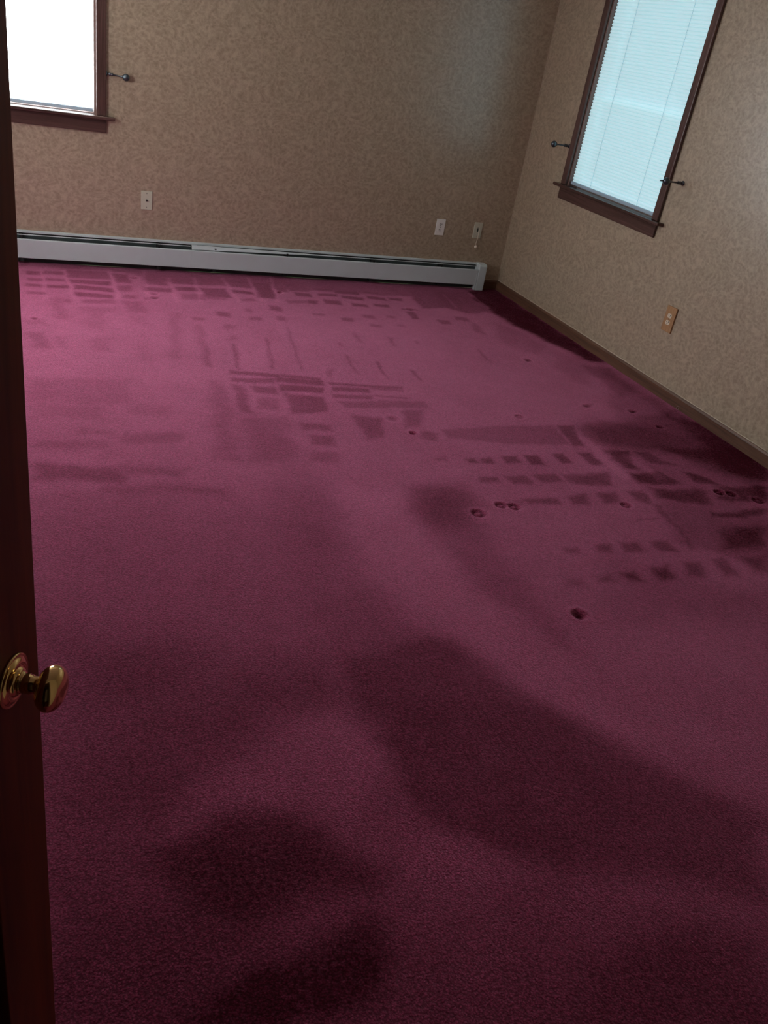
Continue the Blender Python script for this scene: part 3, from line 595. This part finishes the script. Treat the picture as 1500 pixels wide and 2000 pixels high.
    ([(-3.477, -3.769), (-2.728, -4.065), (-2.763, -4.770), (-2.000, -5.105), (-2.255, -5.373), (-3.543, -4.986)], -0.4464, 0.2),  # broad light falloff near the doorway, painted into the pile tone
    ([(-3.308, -4.577), (-3.172, -4.510), (-3.055, -4.523), (-2.989, -4.554), (-2.932, -4.613), (-2.914, -4.675), (-2.808, -4.758), (-2.850, -4.801), (-3.009, -4.785), (-3.155, -4.795), (-3.242, -4.760), (-3.280, -4.676)], -0.5, 0.048),  # dark arch: pile lean and shadow in one tone
    ([(-3.506, -4.579), (-3.275, -4.774), (-3.152, -4.831), (-3.306, -4.956), (-3.523, -4.912)], -0.324, 0.07),
    ([(-3.279, -4.959), (-3.151, -4.909), (-3.012, -4.869), (-2.872, -4.859), (-2.881, -4.928), (-2.928, -5.004), (-3.042, -5.028), (-3.201, -5.034), (-3.359, -5.006)], -0.6, 0.045),  # second arch, pile lean with shadow painted in
    ([(-2.899, -4.591), (-2.754, -4.686), (-2.658, -4.710), (-2.542, -4.854), (-2.726, -4.859), (-2.808, -4.758), (-2.880, -4.684)], 0.216, 0.06),
    ([(-2.815, -4.836), (-2.244, -5.000), (-2.324, -5.141), (-2.782, -5.077), (-2.896, -4.980)], 0.072, 0.1),
    ([(-2.435, -5.110), (-2.245, -5.039), (-2.039, -5.147), (-2.211, -5.326), (-2.572, -5.220)], -0.432, 0.1),
    ([(-3.521, -4.865), (-2.147, -5.259), (-2.255, -5.373), (-3.527, -4.991)], -0.36, 0.15),  # light falloff along the threshold, painted dark
]
# dents left by furniture feet: (x, y, radius, depth, ring-shaped)
DENTS = [
    (-1.806, -2.543, 0.014, 0.0128, 0),
    (-1.847, -2.382, 0.025, 0.0048000000000000004, 0),
    (-1.123, -2.371, 0.019, 0.005600000000000001, 1),
    (-0.318, -2.517, 0.017, 0.0104, 0),
    (-1.785, -3.973, 0.021, 0.016, 0),
    (-1.696, -3.233, 0.02, 0.008, 1),
    (-1.644, -3.251, 0.021, 0.008, 1),
    (-1.829, -3.286, 0.024, 0.0072, 1),
    (-1.099, -3.29, 0.019, 0.008, 1),
    (-0.514, -3.226, 0.019, 0.009600000000000001, 1),
    (-0.459, -3.245, 0.019, 0.008, 1),
    (-0.356, -3.318, 0.022, 0.005600000000000001, 1),
    (-0.615, -2.238, 0.019, 0.0048000000000000004, 0),
    (-0.353, -2.309, 0.019, 0.005600000000000001, 0),
    (-1.87, -0.386, 0.017, 0.009600000000000001, 0),
    (-2.711, -0.552, 0.019, 0.005600000000000001, 0),
    (-2.786, -0.236, 0.019, 0.0064, 0),
    (-2.723, -0.635, 0.019, 0.0064, 0),
    (-3.411, -1.088, 0.015, 0.0064, 0),
    (-0.603, -1.553, 0.019, 0.0064, 0),
    (-1.012, -0.625, 0.022, 0.005600000000000001, 0),
]
#PATCHES-END
def build_floor():
    def lines(a, b, fa, fb, c, f):
        out = list(np.arange(a, fa, c)) + list(np.arange(fa, fb, f)) + list(np.arange(fb, b, c)) + [b]
        return np.array(out)
    xs = lines(XL, 0, -2.15, -0.35, 0.0125, 0.006)
    ys = lines(YF - T, 0, -4.15, -2.1, 0.0125, 0.006)
    X, Y = np.meshgrid(xs, ys)
    nap_shadow = np.full(X.shape, NAP0); fine = np.zeros_like(X); Z = np.zeros_like(X)
    for poly, val, soft in PATCHES:
        P = np.array(poly)
        x0, y0 = P.min(0) - 3 * soft - .01; x1, y1 = P.max(0) + 3 * soft + .01
        ix = np.where((xs >= x0) & (xs <= x1))[0]; iy = np.where((ys >= y0) & (ys <= y1))[0]
        if len(ix) == 0 or len(iy) == 0: continue
        sl = np.s_[iy[0]:iy[-1] + 1, ix[0]:ix[-1] + 1]
        x = X[sl]; y = Y[sl]
        d = np.full(x.shape, 1e9); ins = np.zeros(x.shape, bool)
        n = len(P)
        # ragged brushed edge
        wx = x + min(.010, 0.3 * soft) * np.sin(y * 23 + x * 9) + min(.004, .15 * soft) * np.sin(y * 71 + 2 * np.sin(x * 31))
        wy = y + min(.010, 0.3 * soft) * np.sin(x * 19 + y * 11) + min(.004, .15 * soft) * np.sin(x * 67 + 2 * np.sin(y * 29))
        for i in range(n):
            ax, ay = P[i]; bx, by = P[(i + 1) % n]
            ex, ey = bx - ax, by - ay
            tt = np.clip(((wx - ax) * ex + (wy - ay) * ey) / (ex * ex + ey * ey + 1e-12), 0, 1)
            d = np.minimum(d, np.hypot(wx - ax - tt * ex, wy - ay - tt * ey))
            c = ((ay > wy) != (by > wy)) & (wx < (bx - ax) * (wy - ay) / (by - ay + 1e-12) + ax)
            ins ^= c
        sd_ = np.where(ins, d, -d) / soft
        k = 1 / (1 + np.exp(-np.clip(sd_ * 3, -30, 30)))
        if val < 0 and soft < 0.05: fine[sl] = np.minimum(fine[sl], val * k * NAP_SHADOW_K)   # a stroke laid over a stroke is no darker
        elif val < 0: nap_shadow[sl] += val * k * NAP_SHADOW_K
        else: nap_shadow[sl] += val * k * NAP_SHADOW_K * .8
    nap_shadow = np.maximum(nap_shadow, -0.45) + fine
    for cx, cy, r, depth, ring in DENTS:
        ix = np.where(abs(xs - cx) < 4 * r)[0]; iy = np.where(abs(ys - cy) < 4 * r)[0]
        sl = np.s_[iy[0]:iy[-1] + 1, ix[0]:ix[-1] + 1]
        q = np.hypot(X[sl] - cx, Y[sl] - cy) / r
        if ring: k = np.exp(-((q - 0.85) / 0.35) ** 2)
        else: k = np.exp(-q ** 2.5)
        Z[sl] += -depth * k + depth * 0.22 * np.exp(-((q - 1.75) / 0.45) ** 2)
        nap_shadow[sl] += -1.3 * k * min(1, depth / .014) + 0.25 * np.exp(-((q - 1.75) / 0.45) ** 2)
    Z += 0.0012 * np.sin(X * 9 + np.sin(Y * 7)) * np.sin(Y * 8 + 1)
    ny, nx = X.shape
    me = bpy.data.meshes.new('floor')
    co = np.stack([X, Y, Z], -1).reshape(-1, 3).astype(np.float32)
    me.vertices.add(nx * ny); me.vertices.foreach_set('co', co.ravel())
    i = np.arange(nx * ny).reshape(ny, nx)
    f = np.stack([i[:-1, :-1], i[:-1, 1:], i[1:, 1:], i[1:, :-1]], -1).reshape(-1, 4).astype(np.int32)
    nf = len(f)
    me.loops.add(nf * 4); me.loops.foreach_set('vertex_index', f.ravel())
    me.polygons.add(nf); me.polygons.foreach_set('loop_start', np.arange(0, nf * 4, 4, dtype=np.int32))
    me.polygons.foreach_set('loop_total', np.full(nf, 4, np.int32))
    me.polygons.foreach_set('use_smooth', np.ones(nf, bool))
    me.update(calc_edges=True)
    at = me.attributes.new('pile_lean_shadow', 'FLOAT', 'POINT')
    nap_shadow = np.where(nap_shadow < -0.9, -0.9 + 0.3 * (nap_shadow + 0.9), nap_shadow)
    at.data.foreach_set('value', nap_shadow.ravel().astype(np.float32))
    me.materials.append(M['carpet'])
    o = bpy.data.objects.new('floor', me); COL.objects.link(o)
    return struct(o)
build_floor()

# ------------------------------------------------------------------ baseboards
HB, TB = 0.070, 0.013
def base_profile(s=-1):   # (outward, z)
    return [(0, -.004), (s * TB, -.004), (s * TB, HB - .012), (s * TB * .55, HB - .002), (s * TB * .3, HB), (0, HB)]
bm = prism(bmesh.new(), base_profile(), 'y', -1.8135, -0.0)
bb = struct(obj('baseboard_right', bm, M['base_y']))
bm = prism(bmesh.new(), base_profile(), 'y', YF, -1.8145)
o = obj('board_length', bm, M['base_y'], bb); o['label'] = 'paler near length of baseboard'
obj('caulk_bead', boxes((-.0035, 0, YF, 0, HB, HB + .0035)), M['caulk'], bb)
bm = prism(bmesh.new(), base_profile(), 'x', -0.155, -TB)
bb = struct(obj('baseboard_back', bm, M['base_x']))
obj('caulk_bead', boxes((-.155, -.004, -.0035, 0, HB, HB + .0035)), M['caulk'], bb)
struct(obj('baseboard_left', prism(bmesh.new(), base_profile(1), 'y', YF, -.08), M['base_y'])).location.x = XL
# wallpaper seam in the corner, a thin pale line
struct(obj('trim_1', boxes((-.0045, -.001, -.0012, 0, HB + .004, H)), M['caulk']))
# door trim, room side and jambs
bm = bmesh.new()
box(bm, DX0 - .06, DX0, YF, YF + .015, 0, 2.12); box(bm, DX1, DX1 + .06, YF, YF + .015, 0, 2.12); box(bm, DX0, DX1, YF, YF + .015, 2.06, 2.12)
struct(obj('trim_2', bm, M['casing'], bevel=.003))

# ------------------------------------------------------------------ windows
def make_window(name, n):
    """built as if on the back wall: x along the wall, room at -y; opening width ww"""
    ww = 0.970; x0, x1 = -ww / 2, ww / 2; cw = 0.056; th = 0.020
    root = struct(empty(name, (0, 0, 0)))
    cas = 'casing'
    # side casings and head casing with a rounded face
    def casing(a, b, z0, z1):
        return obj('casing', boxes((a, b, -th, -.0005, z0, z1)), M['casing'], root, bevel=.005, seg=3)
    casing(x0 - cw, x0, WZ0, WZ1); casing(x1, x1 + cw, WZ0, WZ1)
    obj('head_casing', boxes((x0 - cw, x1 + cw, -th, -.0005, WZ1, WZ1 + cw)), M['casing_x'], root, bevel=.005, seg=3)
    # stool with horns, apron under it
    bm = bmesh.new()
    zt = WZ0
    prof = [(x0 - cw - .048, -.0005), (x0 - cw - .048, -.050), (x1 + cw + .048, -.050), (x1 + cw + .048, -.0005), (x1, -.0005), (x1, .045), (x0, .045), (x0, -.0005)]
    prism(bm, prof, 'z', zt - .019, zt)
    obj('window_sill', bm, M['casing_x'], root, bevel=.006, seg=4)
    obj('apron', boxes((x0 - cw, x1 + cw, -.017, -.0005, .811, zt - .019)), M['casing_x'], root, bevel=.003)
    # jamb lining
    bm = boxes((x0, x0 + .012, .001, T, zt, WZ1), (x1 - .012, x1, .001, T, zt, WZ1), (x0 + .012, x1 - .012, .001, T, WZ1 - .012, WZ1), (x0, x1, .046, T + .02, zt - .02, zt + .004))
    obj('jamb', bm, M['jamb'], root)
    # double-hung sashes behind the shade
    a, b = x0 + .012, x1 - .012; mid = 1.463
    def sash(y, z0, z1, nm):
        r = .038
        s = obj(nm, boxes((a, a + r, y, y + .03, z0, z1), (b - r, b, y, y + .03, z0, z1), (a + r, b - r, y, y + .03, z0, z0 + r + .012), (a + r, b - r, y, y + .03, z1 - r, z1)), M['vinyl'], root, bevel=.003)
        obj('pane', boxes((a + r - .004, b - r + .004, y + .012, y + .016, z0 + r, z1 - r + .004)), M['glass'], s)
    sash(.072, zt + .004, mid + .018, 'lower_sash')
    sash(.104, mid - .018, WZ1 - .012, 'upper_sash')
    return root

def make_shade(m, label, loc, rz, parent=None):
    ww = 0.970 - .024 - .012
    x0, x1 = -ww / 2, ww / 2
    if parent:
        root = empty('cellular_shade', (0, 0, 0)); root.parent = parent  # shade of the added unseen fill window
    else:
        root = tag(empty('cellular_shade', loc, rz), label, 'window shade')
    zb, zt = WZ0 + .012, WZ1 - .014
    bm = bmesh.new()
    # zig-zag fabric, front and back skins of the cells
    z = zb + .020; zs = []
    k0 = math.ceil(z / PLEAT); ztop = zt - .030
    pts = [(z, 0)]
    k = k0
    while k * PLEAT < ztop:
        pts.append((k * PLEAT, 1)); 
        if (k + .5) * PLEAT < ztop: pts.append(((k + .5) * PLEAT, -1))
        k += 1
    for side in (1,):
        rows = []
        for zz, s in pts:
            y = .024 + (.0045 * s)
            rows.append((bm.verts.new((x0, y, zz)), bm.verts.new((x1, y, zz))))
        for (p, q), (r, s_) in zip(rows, rows[1:]): bm.faces.new([p, q, s_, r])
    obj('fabric', bm, m, root)
    obj('bottom_rail', boxes((x0, x1, .012, .036, zb, zb + .020)), M['rail'], root, bevel=.004, seg=3)
    obj('head_rail', boxes((x0, x1, .008, .042, zt - .030, zt)), M['rail'], root, bevel=.004, seg=3)
    for cx in (-.245, .27):
        obj('lift_cord', tube([(cx, .0185, zb + .02), (cx, .0185, zt - .03)], .0009, 6), M['rail'], root)
    return root

wa = make_window('window_1', 1); wa.location = ((W1[0] + W1[1]) / 2, 0, 0)
wb = make_window('window_2', 2); wb.location = (0, (W2[0] + W2[1]) / 2, 0); wb.rotation_euler = (0, 0, -math.pi / 2)
make_shade(M['shade_back'], 'blindingly bright pleated shade in the left-hand window, partly behind the dark door', wa.location, 0)
make_shade(M['shade_right'], 'pale aqua pleated shade filling the right-hand window', wb.location, -math.pi / 2)

wc = make_window('fill_window', 3); wc.location = (XL, (FILL_W3[0] + FILL_W3[1]) / 2, 0); wc.rotation_euler = (0, 0, math.pi / 2)  # unseen window added so its glowing shade lights the room
make_shade(M['fill_shade'], '', None, 0, wc)

# ------------------------------------------------------------------ curtain holdbacks
def holdback(loc, rz, tilt, length, label, tip=False):
    """stem along local -y, ball at its end"""
    r = tag(empty('curtain_holdback', loc, rz), label, 'curtain holdback', 'metal curtain holdbacks beside the windows')
    r.rotation_euler = (tilt, 0, rz)
    R = Matrix.Rotation(math.pi / 2, 4, 'X')      # local z -> -y
    obj('base', lathe([(0, .0005), (.013, .0005), (.013, .004), (.008, .007), (0, .007)], 24, mtx=R), M['pewter'], r, True)
    bm = lathe([(0, .006), (.0055, .006), (.0055, .014), (.009, .018), (.0095, .021), (.0085, .024), (.0055, .027), (.009, .031), (.0095, .034), (.0085, .037),
                (.0045, .041), (.0042, length - .028), (.0075, length - .024), (.009, length - .020), (.0075, length - .016), (0, length - .016)], 20, mtx=R)
    obj('stem', bm, M['pewter'], r, True)
    prof = [(0, length - .020)] + [(.0205 * math.sin(a), length - .0205 * math.cos(a)) for a in np.linspace(.2, math.pi - .2, 16)] + [(0, length + .0205)]
    obj('ball', lathe(prof, 28, mtx=R), M['pewter'], r, True)
    if tip:
        obj('tip', lathe([(0, length + .018), (.004, length + .018), (.004, length + .040), (.0025, length + .045), (0, length + .045)], 16, mtx=R), M['pewter'], r, True)
    return r
holdback((-.0005, -.524, 1.139), -math.pi / 2, 0, .122, 'dark metal curtain holdback with round ball, on the far side of the right-hand window')
holdback((-.0005, -1.736, 1.139), -math.pi / 2, 0, .118, 'metal curtain holdback with ball and tip, on the near side of the right-hand window', True)
holdback((-2.9345, -.012, 1.137), math.radians(82), math.radians(3), .112, 'metal curtain holdback swung out beside the left-hand window')

# ------------------------------------------------------------------ wall plates
def plate(name, loc, rz, w_, h_, m, label, cat, th=.006):
    r = tag(empty(name, loc, rz), label, cat)
    obj('cover_plate', boxes((-w_ / 2, w_ / 2, -th, -.0004, -h_ / 2, h_ / 2)), m, r, bevel=.0025, seg=3)
    return r
def receptacle(r, z, m, th, s=1.0):
    bm = bmesh.new(); n = 20; pr = []
    for k in range(n):
        a = 2 * math.pi * k / n
        pr.append((.0172 * math.cos(a), max(-.0125, min(.0125, .0172 * math.sin(a)))))
    mk = [(x, zz + z) for x, zz in pr]
    bm = prism(bmesh.new(), mk, 'y', -th - .0022, -th + .001)
    rc = obj('receptacle', bm, m, r)
    f = -th - .0028
    obj('slots', boxes((-.0088, -.0052, f, f + .002, z - .001, z + .0085), (.0052, .0088, f, f + .002, z - .0005, z + .0080)), M['dark'], rc)
    obj('ground_hole', lathe([(0, 0), (.0034, 0), (.0034, .002), (0, .002)], 16, mtx=Matrix.Translation((0, f + .002, z - .0065)) @ Matrix.Rotation(math.pi / 2, 4, 'X')), M['dark'], rc)
def screw(r, x, z, th, m=None):
    obj('screw', lathe([(0, 0), (.0028, 0), (.0026, .0012), (0, .0016)], 16, mtx=Matrix.Translation((x, -th, z)) @ Matrix.Rotation(math.pi / 2, 4, 'X')), m or M['screw'], r)

o = plate('wall_outlet', (-.584, 0, .432), 0, .072, .116, M['white_plastic'], 'white duplex wall outlet above the baseboard heater', 'wall outlet')
receptacle(o, .0195, M['white_plastic'], .006); receptacle(o, -.0195, M['white_plastic'], .006); screw(o, 0, 0, .006, M['dark'])
o = plate('cable_plate', (-2.686, 0, .437), 0, .070, .114, M['cream'], 'beige wall plate with a small centre jack, left of the other plates under the left-hand window', 'wall plate')
o['label'] = 'beige wall plate with a single small jack, farthest left on the back wall'
obj('jack', lathe([(0, 0), (.0065, 0), (.0065, .003), (.0045, .003), (.0045, .009), (0, .009)], 20, mtx=Matrix.Translation((0, -.0055, 0)) @ Matrix.Rotation(math.pi / 2, 4, 'X')), M['screw'], o)
obj('jack_hole', lathe([(0, 0), (.0030, 0), (.0030, .0008), (0, .0008)], 16, mtx=Matrix.Translation((0, -.0143, 0)) @ Matrix.Rotation(math.pi / 2, 4, 'X')), M['dark'], o)
screw(o, 0, .042, .006); screw(o, 0, -.042, .006)
o = plate('cable_plate', (-.270, 0, .4335), 0, .070, .114, M['cream'], 'beige wall plate near the room corner with a white cable coming out of it', 'wall plate')
screw(o, 0, .042, .006); screw(o, 0, -.042, .006)
obj('cable_slot', boxes((-.006, .003, -.0068, -.0058, -.012, .020)), M['dark'], o)
c = tag(empty('cable', (-.270, -.006, .44)), 'short white cable hanging from the beige plate near the room corner', 'cable')
obj('cord', tube([(0, 0, .008), (.001, -.010, .008), (.003, -.015, .000), (.004, -.014, -.030), (.005, -.011, -.060), (.004, -.010, -.085), (.001, -.010, -.100), (.003, -.011, -.112)], .0024, 8), M['ivory'], c, True)
prof = [(0, -.011)] + [(.011 * math.sin(a), -.011 * math.cos(a)) for a in np.linspace(.25, math.pi - .25, 12)] + [(0, .011)]
o = obj('plug', lathe(prof, 20, mtx=Matrix.Translation((.004, -.013, -.124))), M['ivory'], c, True); o['label'] = 'rounded cream plug'
o = plate('wall_outlet', (0, -1.984, .433), -math.pi / 2, .086, .146, M['plate_wood'], 'wooden cover plate with two cream sockets on the right-hand wall', 'wall outlet', .011)
receptacle(o, .0195, M['ivory'], .011); receptacle(o, -.0195, M['ivory'], .011); screw(o, 0, 0, .011)

# ------------------------------------------------------------------ baseboard heater
HX0, HXJ, HX1 = -4.585, -2.400, -.225
h = tag(empty('baseboard_heater', ((HX0 + HX1) / 2, 0, 0)), 'long white baseboard heater along the back wall', 'heater')
hx = h.location.x
def hp(name, bm, m, **k):
    bmesh.ops.translate(bm, verts=bm.verts, vec=(-hx, 0, 0)); return obj(name, bm, m, h, **k)
hp('back_panel', boxes((HX0, HX1 + .03, -.004, -.0005, .001, .189)), M['heater_shadow'])
hp('top_lip', prism(bmesh.new(), [(-.0005, .1895), (-.020, .190), (-.0205, .184), (-.023, .184), (-.0225, .1935), (-.004, .1965), (-.0005, .1965)], 'x', HX0, HX1 + .03), M['white'])
pp = [(-.066, .040), (-.0705, .042), (-.0705, .150), (-.0695, .1545), (-.064, .1570), (-.056, .1565), (-.056, .155), (-.064, .155), (-.0680, .1525), (-.0685, .043), (-.066, .0415)]
o = hp('front_panel', prism(bmesh.new(), pp, 'x', HX0, HXJ), M['white'])
o = hp('front_panel', prism(bmesh.new(), [(a - .0015 if a < -.06 else a, b + .0005) for a, b in pp], 'x', HXJ - .001, HX1), M['white'])
hp('damper', prism(bmesh.new(), [(-.0480, .1812), (-.0545, .1805), (-.0545, .1776), (-.0505, .1782), (-.0500, .1784), (-.0498, .1790)], 'x', HX0, HXJ - .004), M['white'])
# the right-hand damper blade is bowed: nearly shut at the joint, open further along
P0 = [(-.0440, .1875), (-.0480, .1868), (-.0635, .1610), (-.0625, .1600), (-.0470, .1850), (-.0440, .1862)]
P1 = [(-.0480, .1812), (-.0545, .1805), (-.0545, .1776), (-.0505, .1782), (-.0500, .1784), (-.0498, .1790)]
bm = bmesh.new(); rings = []
for k in range(13):
    f = k / 12; g = min(1, f * 2.2)
    rings.append([bm.verts.new((HXJ + .004 + f * (HX1 - .016 - HXJ - .004), a[0] * (1 - g) + b[0] * g, a[1] * (1 - g) + b[1] * g)) for a, b in zip(P0, P1)])
for A, B in zip(rings, rings[1:]):
    for q in range(6): bm.faces.new([A[q], A[(q + 1) % 6], B[(q + 1) % 6], B[q]])
bm.faces.new(rings[0]); bm.faces.new(rings[-1])
hp('damper', bm, M['white'])
bm = bmesh.new(); n = 200
box(bm, HX0 + .03, HX1 - .05, -.044, -.024, .085, .105)
for i in range(n):
    x = HX0 + .05 + (HX1 - HX0 - .13) * i / n
    box(bm, x, x + .0012, -.060, -.008, .065, .128)
hp('heating_element', bm, M['fin'])
for x in (-4.2, -3.45, -2.62, -2.25, -1.75, -1.10, -.55):
    hp('bracket', boxes((x, x + .022, -.062, -.004, .018, .040), (x, x + .022, -.012, -.004, .018, .182), (x + .006, x + .018, -.060, -.004, .150, .176)), M['fin'])
hp('joint_cover', prism(bmesh.new(), [(-.0005, .1968), (-.0245, .1940), (-.0252, .1830), (-.0238, .1830), (-.023, .1928), (-.0005, .1955)], 'x', HXJ - .03, HXJ + .045), M['white'])
# rounded end cap, wrapping the front
bm = bmesh.new()
pr = [(-.0005, .0), (-.0745, .0)] + [(-.0745 + .022 - .022 * math.cos(a), .176 + .022 * math.sin(a)) for a in np.linspace(0, math.pi / 2, 8)] + [(-.0005, .200)]
prism(bm, pr, 'x', HX1, HX1 + .065)
hp('end_cap', bm, M['white'], bevel=.004, seg=3)
hp('end_cap_lip', boxes((HX1 - .0145, HX1 - .0005, -.073, -.050, .002, .155)), M['white'], bevel=.002)

# loose carpet staple by the baseboard
sv = tag(empty('staple', (-.024, -2.289, .0)), 'tiny bright staple sticking up at the foot of the right-hand baseboard', 'staple')
obj('wire', tube([(0, 0, .001), (.003, 0, .020), (.004, -.012, .022), (.004, -.013, .002)], .0012, 6), M['staple'], sv, True)

# ------------------------------------------------------------------ door, open into the room on the left
ANG = math.radians(62)
Lx, Ly = -3.5256 + .77 * math.sin(math.radians(.68)), -5.8468 + .77 * math.cos(math.radians(.68))
# local frame: +x from the hinge to the latch edge, face towards the camera at -y
rz = math.atan2(math.sin(ANG), math.cos(ANG))
u = Vector((math.cos(ANG), math.sin(ANG), 0))
DW, DT, DH = .76, .035, 2.03
door = struct(empty('door_1', (Lx - DW * u.x, Ly - DW * u.y, .012), ANG))
st, rl = .112, .11
cx0, cx1 = st, DW - st; mc = DW / 2
rails = [(0, .24), (.86, 1.06), (1.60, 1.70), (DH - .12, DH)]
bm = bmesh.new()
box(bm, 0, st, 0, DT, 0, DH); box(bm, DW - st, DW, 0, DT, 0, DH)
for a, b in rails: box(bm, st, DW - st, 0, DT, a, b)
for (a, b), (c_, d_) in zip(rails, rails[1:]): box(bm, mc - st / 2, mc + st / 2, 0, DT, b, c_)
obj('door_leaf', bm, M['door'], door, bevel=.002)
for (a, b), (c_, d_) in zip(rails, rails[1:]):
    for p, q in ((st, mc - st / 2), (mc + st / 2, DW - st)):
        bm = bmesh.new()
        for side in (0, 1):
            yo, yi = (.014, .005) if side == 0 else (DT - .014, DT - .005)
            A = [bm.verts.new((x, yo, z)) for x, z in ((p, b), (q, b), (q, c_), (p, c_))]
            B = [bm.verts.new((x, yi, z)) for x, z in ((p + .045, b + .045), (q - .045, b + .045), (q - .045, c_ - .045), (p + .045, c_ - .045))]
            for i in range(4): bm.faces.new([A[i], A[(i + 1) % 4], B[(i + 1) % 4], B[i]])
            bm.faces.new(B)
        obj('raised_panel', bm, M['door'], door)
R = Matrix.Rotation(math.pi / 2, 4, 'X')
KZ = .986
def knob(side):
    mt = Matrix.Translation((DW - .056, 0 if side < 0 else DT, KZ)) @ (R if side < 0 else R.inverted())
    k = obj('door_knob', lathe([(0, .026)] + [(.0243 * math.sin(a) ** .85, .041 - .0138 * math.cos(a)) for a in np.linspace(.42, math.pi - .05, 26)] + [(0, .0549)], 64, mtx=mt), M['brass'], door, True)
    k['label'] = 'polished brass oval knob'
    ro = [(0, .0002), (.036, .0002), (.0362, .002), (.035, .0035), (.0335, .0030), (.032, .0028), (.030, .0045), (.026, .0062), (.0225, .0068), (.0215, .0060), (.0195, .0062), (.018, .0085), (.015, .0100), (0, .0100)]
    ro = [(a * .80, b) for a, b in ro]
    obj('rosette', lathe(ro, 64, mtx=mt), M['brass'], k, True)
    nk = [(0, .009), (.0135, .009), (.0140, .0105), (.0125, .0120), (.0112, .0125), (.0122, .0140), (.0112, .0155), (.0122, .0170), (.0110, .0185), (.0118, .020), (.0105, .0215), (.0108, .029), (0, .029)]
    nk = [(a * .86, b) for a, b in nk]
    obj('neck', lathe(nk, 48, mtx=mt), M['brass'], k, True)
knob(-1); knob(1)
obj('latch_plate', boxes((DW - .0005, DW + .001, .005, .030, KZ - .03, KZ + .03)), M['brass'], door)
